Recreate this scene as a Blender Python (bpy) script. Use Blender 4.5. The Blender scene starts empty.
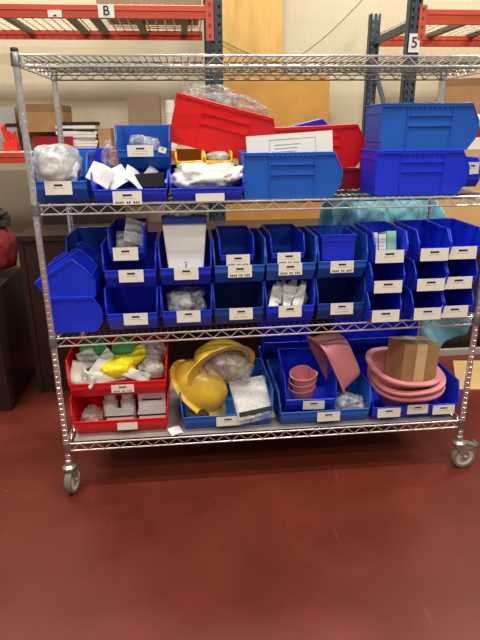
import bpy, bmesh, math, random
from mathutils import Vector, Matrix, noise, Euler
C = bpy.context.scene.collection
PI = math.pi
random.seed(7)

# ------------------------------------------------------------------ materials
def srgb(r, g, b):
    f = lambda c: (c/255/12.92) if c/255 <= .04045 else ((c/255+.055)/1.055)**2.4
    return (f(r), f(g), f(b), 1)
def mat(name, col, rough=.5, metal=0., var=.0, scale=20., bump=0., bscale=60., alpha=None, coat=0., spec=None, trans=0., sub=0.):
    m = bpy.data.materials.new(name); m.use_nodes = True
    nt = m.node_tree; p = nt.nodes['Principled BSDF']
    c = srgb(*col)
    p.inputs['Base Color'].default_value = c
    p.inputs['Roughness'].default_value = rough
    p.inputs['Metallic'].default_value = metal
    if coat: p.inputs['Coat Weight'].default_value = coat
    if spec is not None: p.inputs['Specular IOR Level'].default_value = spec
    if trans: p.inputs['Transmission Weight'].default_value = trans
    tc = nt.nodes.new('ShaderNodeTexCoord')
    if var:
        n = nt.nodes.new('ShaderNodeTexNoise'); n.inputs['Scale'].default_value = scale
        n.inputs['Detail'].default_value = 5
        nt.links.new(tc.outputs['Object'], n.inputs['Vector'])
        r = nt.nodes.new('ShaderNodeValToRGB')
        r.color_ramp.elements[0].position = .3; r.color_ramp.elements[1].position = .7
        r.color_ramp.elements[0].color = tuple(x*(1-var) for x in c[:3])+(1,)
        r.color_ramp.elements[1].color = tuple(min(1, x*(1+var)) for x in c[:3])+(1,)
        nt.links.new(n.outputs['Fac'], r.inputs['Fac'])
        nt.links.new(r.outputs['Color'], p.inputs['Base Color'])
    if bump:
        n2 = nt.nodes.new('ShaderNodeTexNoise'); n2.inputs['Scale'].default_value = bscale
        nt.links.new(tc.outputs['Object'], n2.inputs['Vector'])
        b = nt.nodes.new('ShaderNodeBump'); b.inputs['Strength'].default_value = bump; b.inputs['Distance'].default_value = .01
        nt.links.new(n2.outputs['Fac'], b.inputs['Height']); nt.links.new(b.outputs['Normal'], p.inputs['Normal'])
    if alpha is not None:
        p.inputs['Alpha'].default_value = alpha
    return m
M = {}
M['royal'] = mat('royal_blue_plastic', (22, 50, 212), .38, var=.06, scale=8)
M['blue'] = mat('mid_blue_plastic', (26, 92, 190), .4, var=.06, scale=8)
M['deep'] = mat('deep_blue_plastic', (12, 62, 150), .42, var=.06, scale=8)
M['red'] = mat('red_plastic', (226, 22, 26), .38, var=.05, scale=8)
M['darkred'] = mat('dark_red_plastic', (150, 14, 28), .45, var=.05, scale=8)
M['yellow'] = mat('yellow_plastic', (235, 190, 20), .4, var=.05)
M['hat'] = mat('hard_hat_yellow', (240, 196, 62), .32, var=.05, coat=.3)
M['pink'] = mat('dusty_pink_plastic', (216, 136, 140), .4, var=.05, scale=8)
M['green'] = mat('green_plastic', (20, 130, 45), .4, var=.08)
M['chrome'] = mat('chrome_wire', (232, 228, 220), .3, metal=.75, var=.05, scale=40)
M['post'] = mat('chrome_post', (240, 240, 236), .25, metal=.88, var=.1, scale=30)
M['collar'] = mat('post_collar', (150, 148, 145), .3, metal=.9)
M['capblack'] = mat('black_plastic', (28, 26, 26), .45)
M['tyre'] = mat('grey_rubber', (118, 116, 98), .55, var=.1)
M['zinc'] = mat('zinc_steel', (190, 190, 182), .35, metal=.8, var=.12, scale=60)
M['hub'] = mat('pale_grey_hub', (196, 192, 182), .45, var=.05)
M['card'] = mat('cardboard', (176, 134, 88), .85, var=.08, scale=12, bump=.1)
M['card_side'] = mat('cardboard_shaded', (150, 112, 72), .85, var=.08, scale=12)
M['tape'] = mat('packing_tape', (232, 198, 150), .35, var=.04)
M['oldcard'] = mat('grey_cardboard', (150, 128, 102), .9, var=.08, scale=10)
M['white'] = mat('white_paper', (232, 230, 224), .6, var=.03)
M['cream'] = mat('cream_paper', (228, 222, 205), .65, var=.03)
M['print'] = mat('black_print', (40, 38, 38), .7)
M['greyprint'] = mat('grey_print', (168, 166, 162), .7)
M['redprint'] = mat('red_print', (190, 80, 70), .7)
M['mint'] = mat('mint_card', (140, 205, 175), .6, var=.05)
M['teal'] = mat('teal_nonwoven', (132, 200, 212), .7, var=.10, scale=5, bump=.3, bscale=30)
M['glove'] = mat('white_latex', (232, 228, 220), .55, var=.05, bump=.3, bscale=50)
M['gauze'] = mat('white_gauze', (222, 220, 206), .8, var=.08, bump=.3, bscale=60)
M['sponge'] = mat('yellow_foam', (248, 232, 30), .9, var=.06, scale=30, bump=.6, bscale=90)
M['rackblue'] = mat('rack_slate_blue', (50, 66, 82), .5, var=.12, scale=6)
M['rackorange'] = mat('rack_orange', (205, 74, 42), .5, var=.1, scale=6)
M['rackorange_shaded'] = mat('rack_orange_shaded', (190, 58, 38), .55, var=.1, scale=6)  # rack orange with the shade on the rear beams put into the colour
M['channel'] = mat('grey_channel', (120, 114, 104), .6, metal=.3)
M['deckwire'] = mat('pale_deck_wire', (238, 230, 206), .5, metal=.3)
M['wood_dark'] = mat('dark_mahogany', (46, 25, 20), .45, var=.2, scale=4)
M['wood_light'] = mat('honey_wood', (205, 150, 70), .5, var=.12, scale=5)
M['darkobj'] = mat('dark_fabric', (30, 27, 28), .8, var=.2)
M['tan'] = mat('tan_board', (196, 164, 112), .8, var=.06, scale=4)
M['steelgrey'] = mat('pale_metal_bar', (190, 186, 176), .5, metal=.3)
M['safety'] = mat('fluorescent_red', (240, 50, 32), .45, var=.05)
M['liner'] = mat('clear_shelf_liner', (178, 168, 160), .25, alpha=.72, var=.05)

def ply_mat():
    m = mat('plywood_yellow', (214, 172, 92), .6)
    nt = m.node_tree; p = nt.nodes['Principled BSDF']
    tc = nt.nodes['Texture Coordinate'] if 'Texture Coordinate' in nt.nodes else nt.nodes.new('ShaderNodeTexCoord')
    mp = nt.nodes.new('ShaderNodeMapping'); mp.inputs['Scale'].default_value = (9, 1, 1.2)
    n = nt.nodes.new('ShaderNodeTexNoise'); n.inputs['Scale'].default_value = 2.2; n.inputs['Detail'].default_value = 6; n.inputs['Distortion'].default_value = .6
    r = nt.nodes.new('ShaderNodeValToRGB'); r.color_ramp.elements[0].position = .25; r.color_ramp.elements[1].position = .75
    r.color_ramp.elements[0].color = srgb(208, 158, 84); r.color_ramp.elements[1].color = srgb(228, 186, 108)
    nt.links.new(tc.outputs['Object'], mp.inputs['Vector']); nt.links.new(mp.outputs['Vector'], n.inputs['Vector'])
    nt.links.new(n.outputs['Fac'], r.inputs['Fac']); nt.links.new(r.outputs['Color'], p.inputs['Base Color'])
    return m
M['ply'] = ply_mat()
def clear_mat(name, tint, opac):
    m = bpy.data.materials.new(name); m.use_nodes = True; nt = m.node_tree
    for n in list(nt.nodes): nt.nodes.remove(n)
    out = nt.nodes.new('ShaderNodeOutputMaterial'); mx = nt.nodes.new('ShaderNodeMixShader')
    tr = nt.nodes.new('ShaderNodeBsdfTransparent'); tr.inputs['Color'].default_value = (.95, .95, .95, 1)
    pr = nt.nodes.new('ShaderNodeBsdfPrincipled'); pr.inputs['Base Color'].default_value = srgb(*tint)
    pr.inputs['Roughness'].default_value = .18; pr.inputs['Specular IOR Level'].default_value = .8
    tc = nt.nodes.new('ShaderNodeTexCoord'); n = nt.nodes.new('ShaderNodeTexNoise'); n.inputs['Scale'].default_value = 35
    n.inputs['Detail'].default_value = 4; n.inputs['Distortion'].default_value = 1.
    nt.links.new(tc.outputs['Object'], n.inputs['Vector'])
    mr = nt.nodes.new('ShaderNodeMapRange'); mr.inputs['From Min'].default_value = .3; mr.inputs['From Max'].default_value = .7
    mr.inputs['To Min'].default_value = max(0, opac-.25); mr.inputs['To Max'].default_value = min(1, opac+.25)
    nt.links.new(n.outputs['Fac'], mr.inputs['Value']); nt.links.new(mr.outputs['Result'], mx.inputs['Fac'])
    bp = nt.nodes.new('ShaderNodeBump'); bp.inputs['Strength'].default_value = .5; bp.inputs['Distance'].default_value = .01
    nt.links.new(n.outputs['Fac'], bp.inputs['Height']); nt.links.new(bp.outputs['Normal'], pr.inputs['Normal'])
    nt.links.new(tr.outputs[0], mx.inputs[1]); nt.links.new(pr.outputs[0], mx.inputs[2]); nt.links.new(mx.outputs[0], out.inputs['Surface'])
    return m
M['clear'] = clear_mat('clear_plastic_film', (215, 212, 206), .30)
M['wire'] = mat('shaded_mat_wire', (120, 117, 112), .38, metal=.85, var=.1, scale=40)  # chrome darkened in its colour for the shade behind the front wires
M['milky'] = clear_mat('milky_plastic_film', (222, 220, 214), .55)

# ------------------------------------------------------------------ mesh builder
class MB:
    def __init__(s): s.v = []; s.f = []; s.m = []
    def add(s, vs, fs, mi=0):
        o = len(s.v); s.v += [tuple(x) for x in vs]; s.f += [tuple(i+o for i in f) for f in fs]; s.m += [mi]*len(fs)
    def box(s, a, b, mi=0, X=None):
        (x0, y0, z0), (x1, y1, z1) = a, b
        vs = [Vector(p) for p in ((x0,y0,z0),(x1,y0,z0),(x1,y1,z0),(x0,y1,z0),(x0,y0,z1),(x1,y0,z1),(x1,y1,z1),(x0,y1,z1))]
        if X: vs = [X @ v for v in vs]
        s.add(vs, [(0,3,2,1),(4,5,6,7),(0,1,5,4),(1,2,6,5),(2,3,7,6),(3,0,4,7)], mi)
    def prism(s, prof, x0, x1, mi=0):           # profile in YZ, extruded along x
        n = len(prof); vs = [(x0, y, z) for y, z in prof]+[(x1, y, z) for y, z in prof]
        s.add(vs, [tuple(range(n)), tuple(range(2*n-1, n-1, -1))]+[(i, i+n, (i+1) % n+n, (i+1) % n) for i in range(n)], mi)
    def prismz(s, prof, z0, z1, mi=0, X=None):  # profile in XY, extruded along z
        n = len(prof); vs = [Vector((x, y, z0)) for x, y in prof]+[Vector((x, y, z1)) for x, y in prof]
        if X: vs = [X @ v for v in vs]
        s.add(vs, [tuple(range(n-1, -1, -1)), tuple(range(n, 2*n))]+[(i, (i+1) % n, (i+1) % n+n, i+n) for i in range(n)], mi)
    def tube(s, pts, r, n=6, closed=False, mi=0):
        pts = [Vector(p) for p in pts]; m = len(pts); rings = []; up = None
        for i, p in enumerate(pts):
            if closed: t = (pts[(i+1) % m]-pts[i-1])
            else: t = pts[min(i+1, m-1)]-pts[max(i-1, 0)]
            t.normalize()
            if up is None:
                up = Vector((0, 0, 1)) if abs(t.z) < .9 else Vector((1, 0, 0))
            a = t.cross(up); 
            if a.length < 1e-4: a = t.cross(Vector((0, 1, 0)))
            a.normalize(); b = a.cross(t).normalized(); up = b
            k = 1.
            if 0 < i < m-1 or closed:
                c = (pts[(i+1) % m]-p).normalized().dot((p-pts[i-1]).normalized())
                k = min(1.6, 1/max(.3, math.sqrt(max(.05, (1+c)/2))))
            rr = r[i] if isinstance(r, (list, tuple)) else r
            rings.append([p+(a*math.cos(q)+b*math.sin(q))*rr*(k if k < 1.3 else 1.2) for q in [2*PI*j/n+PI/n for j in range(n)]])
        vs = [v for R in rings for v in R]; fs = []
        for i in range(m if closed else m-1):
            k = (i+1) % m
            for j in range(n): fs.append((i*n+j, i*n+(j+1) % n, k*n+(j+1) % n, k*n+j))
        if not closed: fs += [tuple(range(n-1, -1, -1)), tuple((m-1)*n+j for j in range(n))]
        s.add(vs, fs, mi)
    def lathe(s, prof, n=24, mi=0, X=None, sx=1., sy=1., cap0=True, cap1=True, a0=0, a1=2*PI):
        full = abs(a1-a0-2*PI) < 1e-6; k = n if full else n+1
        vs = [Vector((r*math.cos(a)*sx, r*math.sin(a)*sy, z)) for r, z in prof for a in [a0+(a1-a0)*j/n for j in range(k)]]
        if X: vs = [X @ v for v in vs]
        fs = []
        for i in range(len(prof)-1):
            for j in range(n):
                q = (j+1) % k; fs.append((i*k+j, i*k+q, (i+1)*k+q, (i+1)*k+j))
        if full and cap0: fs.append(tuple(range(k-1, -1, -1)))
        if full and cap1: fs.append(tuple((len(prof)-1)*k+j for j in range(k)))
        s.add(vs, fs, mi)
    def mesh(s, name, mats, smooth=False, bevel=0):
        me = bpy.data.meshes.new(name); me.from_pydata(s.v, [], s.f)
        for m in (mats if isinstance(mats, (list, tuple)) else [mats]): me.materials.append(m)
        for p, mi in zip(me.polygons, s.m): p.material_index = mi; p.use_smooth = smooth
        bm = bmesh.new(); bm.from_mesh(me); bmesh.ops.recalc_face_normals(bm, faces=bm.faces); bm.to_mesh(me); bm.free()
        if smooth:
            try: me.set_sharp_from_angle(angle=math.radians(40))
            except Exception: pass
        me.update(); return me
    def build(s, name, mats, parent=None, smooth=False, **kw):
        return obj(name, s.mesh(name, mats, smooth), parent, **kw)
def obj(name, me, parent=None, loc=(0,0,0), rot=(0,0,0)):
    o = bpy.data.objects.new(name, me); C.objects.link(o); o.location = loc; o.rotation_euler = rot
    if parent: o.parent = parent
    return o
def tag(o, label=None, cat=None, group=None, kind=None):
    if label: o['label'] = label
    if cat: o['category'] = cat
    if group: o['group'] = group
    if kind: o['kind'] = kind
    return o
def thing(name, label, cat, loc=(0,0,0), rot=(0,0,0), group=None):
    o = obj(name, None, None, loc, rot); o.empty_display_size = .05
    return tag(o, label, cat, group)
def basis(loc, ydir, zdir):
    z = Vector(zdir).normalized(); y = Vector(ydir); y = (y-z*y.dot(z)).normalized(); x = y.cross(z)
    m = Matrix((x, y, z)).transposed().to_4x4(); m.translation = loc; return m
def solid(o, t, offset=0.):
    md = o.modifiers.new('solid', 'SOLIDIFY'); md.thickness = t; md.offset = offset; return o

# crumpled organic lump -------------------------------------------------
def crumple_mesh(name, size, m, seed=0, amp=.25, freq=3., sub=4, flat=0., crease=1.):
    bm = bmesh.new(); bmesh.ops.create_icosphere(bm, subdivisions=sub, radius=1)
    off = Vector((seed*3.7, seed*1.3, seed*2.1))
    for v in bm.verts:
        d = v.co.normalized()
        n1 = noise.noise(d*freq*.5+off); n2 = abs(noise.noise(d*freq+off*2)); n3 = abs(noise.noise(d*freq*2.3+off*3))
        k = 1+amp*(n1*1.2-(n2*1.1+n3*.7)*crease+.35)
        q = d*k
        # boxier
        q = Vector([math.copysign(abs(c)**.8, c) for c in q])
        if q.z < -.75: q.z = -.75+(q.z+.75)*.2
        v.co = Vector((q.x*size[0]/2, q.y*size[1]/2, q.z*size[2]/2))
    me = bpy.data.meshes.new(name); bm.to_mesh(me); bm.free(); me.materials.append(m)
    for p in me.polygons: p.use_smooth = True
    return me
def lump(name, label, cat, loc, size, m, seed=0, rot=(0,0,0), group=None, parent=None, **kw):
    o = obj(name, crumple_mesh(name, size, m, seed, **kw), parent, loc, rot)
    if not parent: tag(o, label, cat, group)
    return o
# thin crumpled sheet / packet ------------------------------------------------
def sheet_mesh(name, w, h, m, seed=0, amp=.01, freq=12, th=.002, nx=16, ny=12, curl=0.):
    mb = MB(); vs = []
    for k in (0, 1):
        for j in range(ny+1):
            for i in range(nx+1):
                x = (i/nx-.5)*w; y = (j/ny-.5)*h
                z = amp*noise.noise(Vector((x*freq+seed, y*freq, seed*1.7)))*2+curl*((i/nx-.5)**2+(j/ny-.5)**2)*4+k*th
                edge = min(i, nx-i, j, ny-j)
                if edge == 0: z += th*(.5-k)*.6
                vs.append((x, y, z))
    N = (nx+1)*(ny+1); fs = []
    for j in range(ny):
        for i in range(nx):
            a = j*(nx+1)+i; fs.append((a, a+nx+1, a+nx+2, a+1)); fs.append((N+a, N+a+1, N+a+nx+2, N+a+nx+1))
    B = [i for i in range(nx+1)]+[(j+1)*(nx+1)+nx for j in range(ny)]+[ny*(nx+1)+nx-1-i for i in range(nx)]+[(ny-1-j)*(nx+1) for j in range(ny-1)]
    for q in range(len(B)):
        a, b = B[q], B[(q+1) % len(B)]; fs.append((a, b, b+N, a+N))
    mb.add(vs, fs); return mb.mesh(name, m, True)

# ------------------------------------------------------------------ camera
f_px = 543.2; cam_loc = Vector((-.334, -2.121, 1.546)); yaw, pitch, roll = .094, .339, -.009
cy, sy, cp, sp, cr, sr = math.cos(yaw), math.sin(yaw), math.cos(pitch), math.sin(pitch), math.cos(roll), math.sin(roll)
F = Vector((sy*cp, cy*cp, -sp)); r_ = Vector((cy, -sy, 0)); u_ = r_.cross(F)
R2 = cr*r_+sr*u_; U2 = -sr*r_+cr*u_
cd = bpy.data.cameras.new('camera'); cam = bpy.data.objects.new('camera', cd); C.objects.link(cam)
mw = Matrix((R2, U2, -F)).transposed().to_4x4(); mw.translation = cam_loc; cam.matrix_world = mw
cd.sensor_fit = 'HORIZONTAL'; cd.sensor_width = 36; cd.lens = f_px*36/480; cd.clip_start = .05
bpy.context.scene.camera = cam

# ------------------------------------------------------------------ setting
def floor_mat():
    m = mat('red_painted_concrete', (96, 36, 28), .34)
    nt = m.node_tree; p = nt.nodes['Principled BSDF']; L = nt.links
    tc = nt.nodes.new('ShaderNodeTexCoord')
    n = nt.nodes.new('ShaderNodeTexNoise'); n.inputs['Scale'].default_value = 2.2; n.inputs['Detail'].default_value = 8; n.inputs['Roughness'].default_value = .6
    L.new(tc.outputs['Object'], n.inputs['Vector'])
    r = nt.nodes.new('ShaderNodeValToRGB'); r.color_ramp.elements[0].position = .3; r.color_ramp.elements[1].position = .72
    r.color_ramp.elements[0].color = srgb(90, 34, 24); r.color_ramp.elements[1].color = srgb(114, 48, 33)
    L.new(n.outputs['Fac'], r.inputs['Fac'])
    v = nt.nodes.new('ShaderNodeTexVoronoi'); v.inputs['Scale'].default_value = 5.; L.new(tc.outputs['Object'], v.inputs['Vector'])
    lt = nt.nodes.new('ShaderNodeMath'); lt.operation = 'LESS_THAN'; lt.inputs[1].default_value = .028; L.new(v.outputs['Distance'], lt.inputs[0])
    n3 = nt.nodes.new('ShaderNodeTexNoise'); n3.inputs['Scale'].default_value = 3.1; L.new(tc.outputs['Object'], n3.inputs['Vector'])
    gt = nt.nodes.new('ShaderNodeMath'); gt.operation = 'GREATER_THAN'; gt.inputs[1].default_value = .56; L.new(n3.outputs['Fac'], gt.inputs[0])
    mu = nt.nodes.new('ShaderNodeMath'); mu.operation = 'MULTIPLY'; L.new(lt.outputs[0], mu.inputs[0]); L.new(gt.outputs[0], mu.inputs[1])
    mu2 = nt.nodes.new('ShaderNodeMath'); mu2.operation = 'MULTIPLY'; mu2.inputs[1].default_value = .5; L.new(mu.outputs[0], mu2.inputs[0])
    mx = nt.nodes.new('ShaderNodeMixRGB'); mx.inputs['Color2'].default_value = srgb(190, 150, 130)
    L.new(mu2.outputs[0], mx.inputs['Fac']); L.new(r.outputs['Color'], mx.inputs['Color1'])
    # scuffs: stretched noise
    mp = nt.nodes.new('ShaderNodeMapping'); mp.inputs['Scale'].default_value = (30, 2.2, 1); mp.inputs['Rotation'].default_value = (0, 0, .5)
    L.new(tc.outputs['Object'], mp.inputs['Vector'])
    s = nt.nodes.new('ShaderNodeTexNoise'); s.inputs['Scale'].default_value = 1.4; s.inputs['Detail'].default_value = 3; L.new(mp.outputs['Vector'], s.inputs['Vector'])
    sr_ = nt.nodes.new('ShaderNodeMapRange'); sr_.inputs['From Min'].default_value = .68; sr_.inputs['From Max'].default_value = .8; sr_.inputs['To Max'].default_value = .25
    L.new(s.outputs['Fac'], sr_.inputs['Value'])
    mx2 = nt.nodes.new('ShaderNodeMixRGB'); mx2.inputs['Color2'].default_value = srgb(170, 100, 84)
    L.new(sr_.outputs['Result'], mx2.inputs['Fac']); L.new(mx.outputs['Color'], mx2.inputs['Color1'])
    L.new(mx2.outputs['Color'], p.inputs['Base Color'])
    rr = nt.nodes.new('ShaderNodeMapRange'); rr.inputs['To Min'].default_value = .3; rr.inputs['To Max'].default_value = .48
    L.new(n.outputs['Fac'], rr.inputs['Value']); L.new(rr.outputs['Result'], p.inputs['Roughness']); p.inputs['Specular IOR Level'].default_value = .3
    return m
def block_wall_mat():
    m = mat('cream_block_wall', (226, 208, 168), .8)
    nt = m.node_tree; p = nt.nodes['Principled BSDF']; L = nt.links
    tc = nt.nodes.new('ShaderNodeTexCoord'); sp_ = nt.nodes.new('ShaderNodeSeparateXYZ'); cb = nt.nodes.new('ShaderNodeCombineXYZ')
    L.new(tc.outputs['Object'], sp_.inputs[0]); L.new(sp_.outputs['X'], cb.inputs['X']); L.new(sp_.outputs['Z'], cb.inputs['Y'])
    b = nt.nodes.new('ShaderNodeTexBrick'); b.inputs['Scale'].default_value = 1.
    b.inputs['Brick Width'].default_value = .4; b.inputs['Row Height'].default_value = .2; b.inputs['Mortar Size'].default_value = .004; b.inputs['Mortar Smooth'].default_value = .4
    b.inputs['Color1'].default_value = srgb(212, 200, 170); b.inputs['Color2'].default_value = srgb(214, 203, 174); b.inputs['Mortar'].default_value = srgb(207, 195, 165)
    L.new(cb.outputs[0], b.inputs['Vector']); L.new(b.outputs['Color'], p.inputs['Base Color'])
    return m
mb = MB(); mb.box((-6, -6, -.05), (7, 3.1, 0)); tag(mb.build('floor', floor_mat()), kind='structure')
mb = MB(); mb.box((-6, 3.1, -.05), (7, 3.25, 5)); tag(mb.build('wall_back', block_wall_mat()), kind='structure')

# ------------------------------------------------------------------ wire shelving
ZS = [(1.79, 1.79), (1.280, 1.280), (.745, .766), (.2525, .2545)]   # front top wire z at left / right post
W, D = 1.80, .585
unit = thing('wire_shelving_rack', 'four-tier chrome wire shelving unit on casters holding the plastic bins', 'shelving')
def shelf_z(i, x):
    a, b = ZS[i]; return a+(b-a)*(x/W+.5)
def make_shelf():
    mb = MB(); H = .034
    for y in (0, D):                                # front/back trusses
        mi = 0 if y == 0 else 1; mb.tube([(-.885, y, 0), (.885, y, 0)], .0038, 6, mi=mi); mb.tube([(-.885, y, -H), (.885, y, -H)], .0038, 6, mi=mi)
        n = 50; pts = [(-.88+1.76*k/n, y, (-.002 if k % 2 else -H+.002)) for k in range(n+1)]; mb.tube(pts, .0025, 4, mi=mi)
    for x in (-.9, .9):
        mb.tube([(x, .015, 0), (x, D-.015, 0)], .0034, 6); mb.tube([(x, .015, -H), (x, D-.015, -H)], .0034, 6)
        n = 16; pts = [(x, .02+(D-.04)*k/n, (-.002 if k % 2 else -H+.002)) for k in range(n+1)]; mb.tube(pts, .0022, 4)
    for y in (.15, .295, .44):                      # inner trusses
        mb.tube([(-.9, y, -.006), (.9, y, -.006)], .0026, 5, mi=1); mb.tube([(-.9, y, -.026), (.9, y, -.026)], .0026, 5, mi=1)
        n = 50; pts = [(-.88+1.76*k/n, y, (-.008 if k % 2 else -.024)) for k in range(n+1)]; mb.tube(pts, .0018, 4, mi=1)
    n = 70
    for k in range(1, n):
        x = -.9+1.8*k/n; mb.tube([(x, -.001, -.001), (x, D+.001, -.001)], .0019, 5, mi=1)
    return mb.mesh('wire_shelf', [M['chrome'], M['wire']], True)
sm = make_shelf()
mb = MB()
mb.lathe([(.0160, -.036), (.0178, -.034), (.0158, .004), (.0150, .006), (.0135, .006)], 14)
cm = mb.mesh('corner_collar', M['collar'], True)
for i, (a, b) in enumerate(ZS):
    s = obj('wire_shelf', sm, unit, (0, 0, (a+b)/2), (0, -math.atan2(b-a, W), 0))
    for x in (-.9, .9):
        for y in (0, D): obj('corner_collar', cm, s, (x, y, 0))
mb = MB(); prof = [(.0127, .13)]; z = .15
while z < 1.80: prof += [(.0127, z), (.0108, z+.0015), (.0108, z+.0035), (.0127, z+.005)]; z += .0254
prof += [(.0127, 1.806)]
mb.lathe(prof, 14); pm = mb.mesh('post', M['post'], True)
mb = MB(); mb.lathe([(.0132, 1.800), (.0136, 1.808), (.011, 1.813), (.004, 1.814)], 14); capm = mb.mesh('post_cap', M['capblack'], True)
def caster_parts(rotz, loc, brake, wy=.03):
    c = obj('caster', None, unit, loc, (0, 0, rotz)); c.empty_display_size = .03
    mb = MB(); X = Matrix.Translation((0, wy, .0635)) @ Matrix.Rotation(PI/2, 4, 'Y')
    mb.lathe([(.046, -.015), (.058, -.0155), (.0625, -.010), (.0635, 0), (.0625, .010), (.058, .0155), (.046, .015)], 32, X=X, mi=0, cap0=False, cap1=False)
    mb.lathe([(.012, -.016), (.018, -.012), (.038, -.009), (.043, -.013), (.047, -.0135)], 32, X=X, mi=1, cap0=True, cap1=False)
    mb.lathe([(.047, .0135), (.043, .013), (.038, .009), (.018, .012), (.012, .016)], 32, X=X, mi=1, cap0=False, cap1=True)
    mb.build('wheel', [M['tyre'], M['hub']], c, True)
    mb = MB()                                       # fork
    for s in (-1, 1):
        pr = [(-.022, .128), (.03, .128), (wy+.018, .075), (wy+.012, .05), (wy-.012, .05), (wy-.020, .075)]
        mb.prism(pr, s*.0195-.0014, s*.0195+.0014)
    mb.box((-.0205, -.024, .126), (.0205, .034, .130))
    mb.lathe([(.026, .130), (.030, .134), (.030, .141), (.022, .146), (.016, .15), (.015, .17)], 20)
    X = Matrix.Translation((0, wy, .0635)) @ Matrix.Rotation(PI/2, 4, 'Y')
    mb.lathe([(.006, -.026), (.008, -.024), (.008, .024), (.006, .026)], 10, X=X)
    mb.build('fork', M['zinc'], c, True)
    if brake:
        mb = MB(); X = Matrix.Translation((0, .055, .125)) @ Matrix.Rotation(-.35, 4, 'X')
        mb.box((-.021, -.03, -.004), (.021, .038, .003), X=X); mb.box((-.021, .028, -.004), (.021, .036, .016), X=X)
        mb.box((-.021, -.03, -.022), (-.017, .02, 0), X=X); mb.box((.017, -.03, -.022), (.021, .02, 0), X=X)
        mb.build('brake_pedal', M['zinc'], c)
for x in (-.9, .9):
    for y in (0, D):
        p = obj('post', pm, unit, (x, y, 0)); obj('post_cap', capm, p)
caster_parts(-.22, (-.9, 0, 0), False, .014); caster_parts(-PI/2+.12, (.9, 0, 0), True, .034)
caster_parts(.5, (-.9, D, 0), True); caster_parts(.3, (.9, D, 0), False)

# ------------------------------------------------------------------ plastic bins
_cache = {}
def bin_mesh(w, d, h, m, flare=.93, notch=True, ribs=True):
    ribs = not (w in (.200, .180, .150) and d <= .215); key = (w, d, h, m.name)
    if key in _cache: return _cache[key]
    mb = MB(); t = .0028; bf = min(.035, .2*h); ch = .035 if d > .2 else .02
    side = [(bf, 0), (d-.004, 0), (d, .3*h), (d, h), (ch, h), (0, .62*h), (0, .28*h)]
    for s in (-1, 1):
        x = s*w/2; mb.prism(side, min(x, x-s*t), max(x, x-s*t))
    x0, x1 = -w/2+t, w/2-t
    mb.prism([(bf, 0), (d-.004, 0), (d-.004, t), (bf, t)], x0, x1)
    mb.prism([(d-.004, 0), (d, .3*h), (d, h), (d-t, h), (d-t, .3*h), (d-.004-t, 0)], x0, x1)
    mb.prism([(bf, 0), (0, .28*h), (0, .43*h), (t, .43*h), (t, .28*h), (bf+t*.7, t)], x0, x1)
    # rolled rim around the opening
    r = .0034
    path = [(-w/2, d, h), (-w/2, ch, h), (-w/2, 0, .62*h), (-w/2, 0, .43*h), (w/2, 0, .43*h), (w/2, 0, .62*h), (w/2, ch, h), (w/2, d, h)]
    for a, b in zip(path, path[1:]): mb.tube([a, b], r, 6)
    mb.tube([(-w/2, d, h), (w/2, d, h)], r, 6)
    for s in (-1, 1):                               # side ledge under the rim and stiffening ribs
        x = s*w/2; e = .005
        X0, X1 = min(x, x+s*e), max(x, x+s*e)
        mb.prism([(ch, h-.010), (d, h-.010), (d, h-.003), (ch, h-.003)], X0, X1)
        ya, yb = .28*d, .74*d
        if not ribs: continue
        mb.prism([(ya-.004, h-.008), (ya, h-.008), (ya+.004, 0), (ya, 0)], X0, X1)
        mb.prism([(yb, h-.008), (yb+.004, h-.008), (yb, 0), (yb-.004, 0)], X0, X1)
        for zz in (.52*h, .74*h): mb.prism([(ya, zz), (yb, zz), (yb, zz+.004), (ya, zz+.004)], X0, X1)
        if notch:
            nn = 9
            for q in range(nn):
                yy = ya+(yb-ya)*(q+.5)/nn; mb.prism([(yy-.004, h-.016), (yy+.004, h-.016), (yy+.004, h-.009), (yy-.004, h-.009)], X0, X1)
    for zz in (.2*h, .8*h): mb.box((-w/2, d, zz), (w/2, d+.003, zz+.004))
    mb.v = [(x*(flare+(1-flare)*min(1, z/h)), y, z) for x, y, z in mb.v]
    me = mb.mesh('storage_bin', m, False); _cache[key] = me; return me
def label_mesh(w, h, style):
    key = ('label', w, h, style)
    if key in _cache: return _cache[key]
    mb = MB(); mb.box((-w/2, -.0012, -h/2), (w/2, 0, h/2))
    e = -.0016; rnd = random.Random(hash(style) % 97 if not isinstance(style, int) else style)
    if style != 0:
        mb.box((-w*.16, e, h*.12), (w*.16, -.001, h*.27), 1)
        for k in range(6):
            x = -w*.2+k*w*.075; mb.box((x, e, -h*.05), (x+w*.045, -.001, h*.02), 2)
        if style == 2:
            for k in range(11):
                if k in (4, 7): continue
                x = -w*.42+k*w*.078; mb.box((x, e, -h*.42), (x+w*.05, -.001, -h*.26), 1)
        if style == 3:
            for k in range(5):
                x = -w*.3+k*w*.12; mb.box((x, e, -h*.3), (x+w*.08, -.001, -h*.24), 3)
    me = mb.mesh('label_card', [M['cream'], M['print'], M['greyprint'], M['redprint']]); _cache[key] = me; return me
def bin_(label, w, d, h, m, loc, rot=(0,0,0), cards=None, group=None, cat='bin', face=None):
    if cards is None:
        return tag(obj('storage_bin', bin_mesh(w, d, h, m), None, loc, rot), label, cat, group)
    t = thing('storage_bin', label, cat, loc, rot, group)
    obj('bin_body', bin_mesh(w, d, h, m), t)
    for c in cards:
        dx, cw, chh, st = c[:4]; zc = c[4] if len(c) > 4 else .43*h-chh/2+.004
        obj('label_card', label_mesh(cw, chh, st), t, (dx, -.0045, zc), (-.04, c[5] if len(c) > 5 else 0, 0))
    return t
G3 = 'blue storage bins on the middle shelf'
S3 = lambda x: shelf_z(2, x)+.0045
M7 = (.212, .277, .178); M5 = (.140, .277, .125)
cardA = (.1, .048)
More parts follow.
